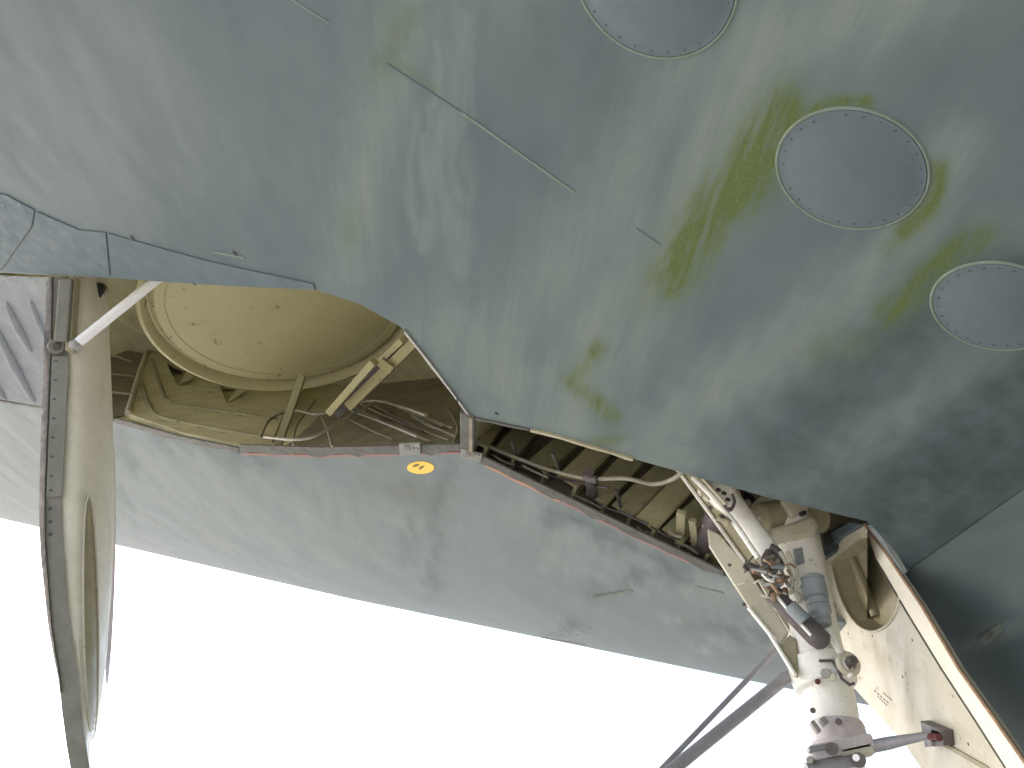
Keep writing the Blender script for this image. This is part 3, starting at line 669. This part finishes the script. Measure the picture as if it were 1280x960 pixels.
for x, y, o in ((905,616,-.205), (910,624,-.205), (898,612,-.2), (913,636,-.19), (903,645,-.225), (888,634,-.08)): fastener(leg, G(x, y, o), Vector((0, -1, .2)), M_DKMET, .014, 'bolt')
# inner fairing: upper sliver and lower curved panel with white edge
UPF = Plane(Z(850,590,4.62), Z(962,705,4.72), Z(900,690,4.95))
bm = BM(); prism(bm, [UPF.at(x, y) for x, y in ((849,588),(872,596),(968,708),(958,722),(934,708),(900,660))], UPF.n*.02); fair = obj('gear_fairing', bm, M_CREAMD, root, bevel=.004, label='narrow cream fairing panel on the left of the gear leg')  # darker cream paints in the shade behind the drag brace
bm = BM(); tube(bm, [UPF.at(846,586,-.012), UPF.at(890,646,-.012), UPF.at(935,708,-.012)], .010, 10); obj('edge_trim', bm, M_WHITE, fair, smooth=60)
LOF = Plane(Z(884,662,4.75), Z(990,840,4.10), Z(962,735,4.42))
def lofp(x, y, h=0): return LOF.at(x, y, h)
bm = BM(); prism(bm, [lofp(x, y) for x, y in ((884,660),(900,668),(928,700),(952,738),(970,764),(986,790),(976,803),(962,790),(938,762),(912,722),(886,682))], LOF.n*.025); obj('lower_panel', bm, M_CREAM, fair, bevel=.008)
bm = BM(); prism(bm, [lofp(x, y) for x, y in ((987,792),(996,800),(998,846),(990,843),(966,797),(977,805))], LOF.n*.025); obj('lower_panel', bm, M_CREAMD, fair, bevel=.008)
bm = BM(); prism(bm, [lofp(x, y, .03) for x, y in ((946,722),(964,730),(994,760),(1000,800),(988,792),(970,764))], LOF.n*.03); obj('lower_panel', bm, M_CREAM, fair, bevel=.008)
bm = BM(); tube(bm, [lofp(x, y, -.01) for x, y in ((936,760),(962,792),(978,818),(994,844))], .010, 10); obj('edge_trim', bm, M_WHITE, fair, smooth=60)
for x, y in ((930,755),(938,765),(912,706)): fastener(fair, lofp(x, y, -.002), -LOF.n, M_DKMET, .01)
bm = BM(); bar(bm, UPF.at(882,668,.08), UPF.at(905,655,.08), .16, .2, UPF.n); obj('jack_body', bm, M_CREAMD, fair, bevel=.05)
# hydraulic cluster
bm = BM(); prof = [(960,744,.026),(975,752,.04),(1000,775,.046),(1020,795,.048),(1030,803,.044),(1034,807,.02)]
tube(bm, taper(prof, -.2), [p[2] for p in prof], 20); act = obj('actuator', bm, M_DKMET, leg, smooth=60)
bm = BM(); tube(bm, [G(970,744,-.25), G(990,768,-.25), G(1014,794,-.25)], .008, 8); obj('pipe', bm, M_WHITE, leg, smooth=60)
bm = BM(); tube(bm, [G(988,757,-.26), G(998,768,-.26), G(1006,776,-.26)], .032, 14); obj('valve', bm, M_GREY, leg, smooth=40)
bm = BM(); pts = []; rs = []; a = G(1014,722,-.17); b = G(1029,782,-.17)
for k in range(41):
    t = k/40; pts.append(a.lerp(b, t)); base = .058 if t < .45 else (.052 if t < .78 else .042); rs.append(base*(1 - .10*(k in (3, 18, 24, 31, 36))) if 0 < k < 40 else base*.88)
tube(bm, pts, rs, 24); obj('gaiter', bm, M_GREY, leg, smooth=30)
bm = BM(); tube(bm, spline([G(x, y, -.16) for x, y in ((1034,786),(1045,806),(1052,820),(1056,836),(1064,846))]), .016, 12); obj('pipe', bm, M_WHITE, leg, smooth=60)
bm = BM(); x_, y_, z_ = frame(Vector((-.2, 1, 0))); cc = G(1060,830,-.16)
tube(bm, [cc + (x_*math.cos(t)+y_*math.sin(t))*.043 for t in np.linspace(0, 2*math.pi, 25)], .015, 10, False); obj('eye_ring', bm, M_CREAM, leg, smooth=60)
bm = BM(); rod(bm, cc - z_*.05, cc + z_*.04, .022, .022, 6); obj('bolt', bm, M_DKMET, leg)
bm = BM(); tube(bm, [G(x, y, -.155) for x, y in ((1024,826),(1040,826),(1048,836),(1052,848),(1062,856),(1068,854))], .007, 8); obj('cable', bm, M_DKMET, leg, smooth=60)
# rusty joint where brace and actuator meet: lugs, nuts, unions and hoses
JM = [M_RUST, M_DKMET, M_CREAM, M_WHITE, M_STEEL, M_RUST, M_DKMET, M_GREY]
for i in range(64):
    x = random.gauss(966, 13); y = 718 + (x-966)*.45 + random.gauss(0, 12); o = random.uniform(-.26, -.10); m = JM[i % 8] if i > 8 else (M_RUST, M_DKMET)[i % 2]
    d = Vector((random.gauss(0, 1), random.gauss(0, .6), random.gauss(0, 1))).normalized(); L = random.uniform(.012, .04); c = G(x, y, o)
    bm = BM(); r = random.uniform(.006, .016)
    k = i % 4
    if k == 0: rod(bm, c-d*L, c+d*L, r, r*.8, 12)
    elif k == 1: rod(bm, c-d*L*.5, c+d*L*.5, r*1.25, r*1.25, 6)
    elif k == 2: tube(bm, spline([c-d*L*1.5, c + Vector((random.gauss(0, .008), -.012, random.gauss(0, .008))), c+d*L*1.6]), .005, 8)
    else: bar(bm, c-d*L, c+d*L, r*2, r*1.1, Vector((.2, -1, .1)))
    obj(('union', 'nut', 'hose', 'lug')[k], bm, m, leg, smooth=40, bevel=.002 if k in (1, 3) else 0)
for pts in (((975,690),(984,706),(990,724),(988,742)), ((984,690),(996,716),(994,738),(1000,752)), ((972,700),(980,722),(990,736),(1004,748))):
    bm = BM(); tube(bm, spline([G(x, y, -.19) for x, y in pts]), .010, 10); obj('hose', bm, random.choice((M_WHITE, M_STEEL, M_CREAM)), leg, smooth=60)
for pts in (((962,684),(972,690),(978,702)), ((930,705),(946,712),(960,716)), ((962,690),(956,704),(964,722))):
    bm = BM(); tube(bm, spline([G(x, y, -.17) for x, y in pts]), .022, 12); obj('hose', bm, M_DKMET, leg, smooth=60)
bm = BM(); prism(bm, [G(x, y, -.122) for x, y in ((992,686),(1003,684),(1006,703),(995,705))], Vector((0, .02, 0))); obj('placard', bm, M_GREY, leg, bevel=.002)
# small marks on the collar and lower cylinder
for x, y, m, r in ((1032,842,M_STEEL,.022), (1022,852,M_MAROON,.012), (1040,846,M_CREAM,.018), (1016,888,M_DKMET,.012), (1048,902,M_DKMET,.014)):
    bm = BM(); rod(bm, G(x, y, -.17), G(x, y, -.10), r, r*1.1, 8); obj('bolt', bm, m, leg, bevel=.003)
bm = BM(); bar(bm, G(1026,898,-.14), G(1033,906,-.14), .03, .03, Vector((0, 1, 0))); obj('lug', bm, M_STEEL, leg, bevel=.005)
bm = BM(); bar(bm, G(1014,902,-.13), G(1024,916,-.13), .022, .03, Vector((0, 1, 0))); obj('lug', bm, M_STEEL, leg, bevel=.005)
# torque link head, pin and the rod to the right gear door
bm = BM(); bar(bm, G(1012,944,-.16), G(1090,928,-.16), .065, .07, Vector((0, 1, 0))); obj('clevis', bm, M_PALE, leg, bevel=.012)
bm = BM(); bar(bm, G(1010,938,-.19), G(1044,932,-.19), .022, .03, Vector((0, 1, 0))); obj('clevis', bm, M_ROD, leg, bevel=.006)
bm = BM(); bar(bm, G(1050,945,-.17), G(1090,936,-.17), .05, .05, Vector((0, 1, 0))); obj('clevis', bm, M_CREAM, leg, bevel=.01)
for x, y, r, m in ((1040,936,.026,M_DKMET), (1073,950,.03,M_DKMET), (1070,947,.014,M_WHITE_SHINE), (1012,950,.014,M_STEEL)):
    bm = BM(); rod(bm, G(x, y, -.25), G(x, y, -.12), r, r, 16); obj('pin', bm, m, leg, smooth=40)
bm = BM(); tube(bm, [G(1008,962,-.18), G(1040,956,-.18), G(1066,950,-.18)], .026, 12); obj('link_rod', bm, M_ROD, leg, smooth=50)
# stay rods dropping to the lower left
for a, b, r, o in (((994,838),(806,990),.028,.05), ((974,808),(790,1000),.0125,.12)):
    bm = BM(); pa, pb = G(*a, o), G(*b, o-.1); tube(bm, [pa, pb], r, 16); s = obj('stay_rod', bm, M_ROD, leg, smooth=50)
    bm = BM(); d = (pb-pa).normalized(); tube(bm, [pb-d*.06, pb-d*.04, pb+d*.05, pb+d*.06], [r, r*1.5, r*1.5, r], 16); obj('rod_end', bm, M_STEEL, leg, smooth=40)

# ------------------------------------------------------------------ right gear door
RD = Plane(Z(1030,690,4.92), Z(1095,668,4.25), Z(1275,960,3.2))
def rd(x, y, h=0): return RD.at(x, y, h)
HOLE = [(1038,702),(1060,684),(1082,672),(1098,690),(1112,716),(1124,742),(1122,760),(1112,778),(1098,788),(1086,789),(1072,782),(1058,764),(1046,736)]
HOLE = [(v.x, v.y) for v in spline([Vector((x, y)) for x, y in HOLE+HOLE[:1]], 3)[:-1]]
bm = BM()
holed(bm, [rd(x, y) for x, y in ((1024,694),(1050,668),(1078,654),(1088,662),(1104,692),(1150,760),(1196,838),(1240,900),(1282,962),(1330,1040),(1210,1060),(1148,955),(1130,929),(1100,896),(1066,858),(1040,800))],
      [[rd(x, y) for x, y in HOLE]], RD.n*.035)
rdoor = obj('gear_door', bm, M_CREAM, root, label='large cream right gear door with scooped recess')
bm = BM(); depth = .09
a = [bm.verts.new(rd(x, y, .001)) for x, y in HOLE]; cx = sum(x for x, _ in HOLE)/len(HOLE); cy = sum(y for _, y in HOLE)/len(HOLE)
b = [bm.verts.new(rd(cx+(x-cx)*.93, cy+(y-cy)*.93)+RD.n*depth) for x, y in HOLE]; n = len(a)
for i in range(n): bm.faces.new((a[i], a[(i+1) % n], b[(i+1) % n], b[i]))
bm.faces.new(b); obj('recess', bm, M_CREAMD, rdoor)
for pts, r in ((((1047,704),(1066,744),(1084,778)), .030), (((1062,688),(1082,734),(1095,770)), .024)):
    bm = BM(); tube(bm, spline([rd(x, y, depth-.01) for x, y in pts]), r, 12); obj('stiffener', bm, M_CREAMD, rdoor, smooth=60)
bm = BM(); tube(bm, [rd(x, y, -.002) for x, y in HOLE[8:]], .007, 8); obj('recess_lip', bm, M_CREAM, rdoor, smooth=60)
# outer flange of the door
OUT = [(1080,656),(1106,690),(1152,758),(1198,836),(1242,898),(1284,958),(1332,1034)]
INN = [(1096,700),(1104,712),(1134,764),(1178,836),(1220,900),(1262,966),(1308,1046)]
bm = BM(); L = []
for (x0, y0), (x1, y1) in zip(INN, OUT): L.append([bm.verts.new(p) for p in (rd(x0, y0, -.022), rd(x1, y1, -.03), rd(x1, y1, .06), rd(x0, y0, .06))])
for p, q in zip(L, L[1:]):
    for k in range(4): bm.faces.new((p[k], p[(k+1) % 4], q[(k+1) % 4], q[k]))
bm.faces.new(L[0]); bm.faces.new(L[-1]); obj('flange', bm, M_DOOR, rdoor, bevel=.003)
bm = BM(); tube(bm, [rd(x-1, y, -.002) for x, y in INN], .006, 6); obj('seam', bm, M_SILL, rdoor)  # dark line drawn in for the shadow at the flange step
bm = BM(); tube(bm, [rd(x+1, y, -.032) for x, y in OUT], .008, 8); obj('edge_seal', bm, M_RUST, rdoor, smooth=60)
# bracket, link to the leg, pressed line and stencil
bm = BM(); holed(bm, [rd(x, y, -.045) for x, y in ((1150,901),(1178,913),(1180,932),(1156,934))], [[rd(x, y, -.045) for x, y in ((1164,912),(1174,916),(1174,926),(1165,927))]], RD.n*.044); obj('link_bracket', bm, M_DKMET, rdoor, bevel=.003)
bm = BM(); a = rd(1165,918,-.05); b = G(1086,934,-.16); tube(bm, [a, a.lerp(b, .25), a.lerp(b, .7), b], [.014, .018, .026, .026], 16); obj('door_link', bm, M_ROD, rdoor, smooth=50)
bm = BM(); rod(bm, rd(1158,920,-.06), rd(1174,922,-.06), .014); obj('pin', bm, M_MAROON, rdoor)
bm = BM(); bar(bm, rd(1176,928,-.004), rd(1236,962,-.004), .02, .008, RD.n); obj('seam', bm, M_CREAMD, rdoor, bevel=.003)
for k, (x0, y0, x1, y1) in enumerate(((1093,863,1112,880), (1097,870,1110,883), (1104,866,1116,876))):
    nseg = 5
    bm = BM()
    for s in range(nseg):
        t0, t1 = s/nseg, (s+.6)/nseg
        bar(bm, rd(x0+(x1-x0)*t0, y0+(y1-y0)*t0), rd(x0+(x1-x0)*t1, y0+(y1-y0)*t1), .006, .002, RD.n)
    obj('stencil', bm, M_SILL, rdoor)
for x, y in ((1090,795),(1060,792),(1140,800),(1210,930),(1128,846)): fastener(rdoor, rd(x, y, -.001), -RD.n, M_SILL, .008)
bm = BM(); prism(bm, [rd(x, y, -.02) for x, y in ((1030,668),(1062,652),(1078,656),(1050,672),(1032,694))], RD.n*.05); obj('hinge', bm, M_LAP, rdoor, bevel=.008)
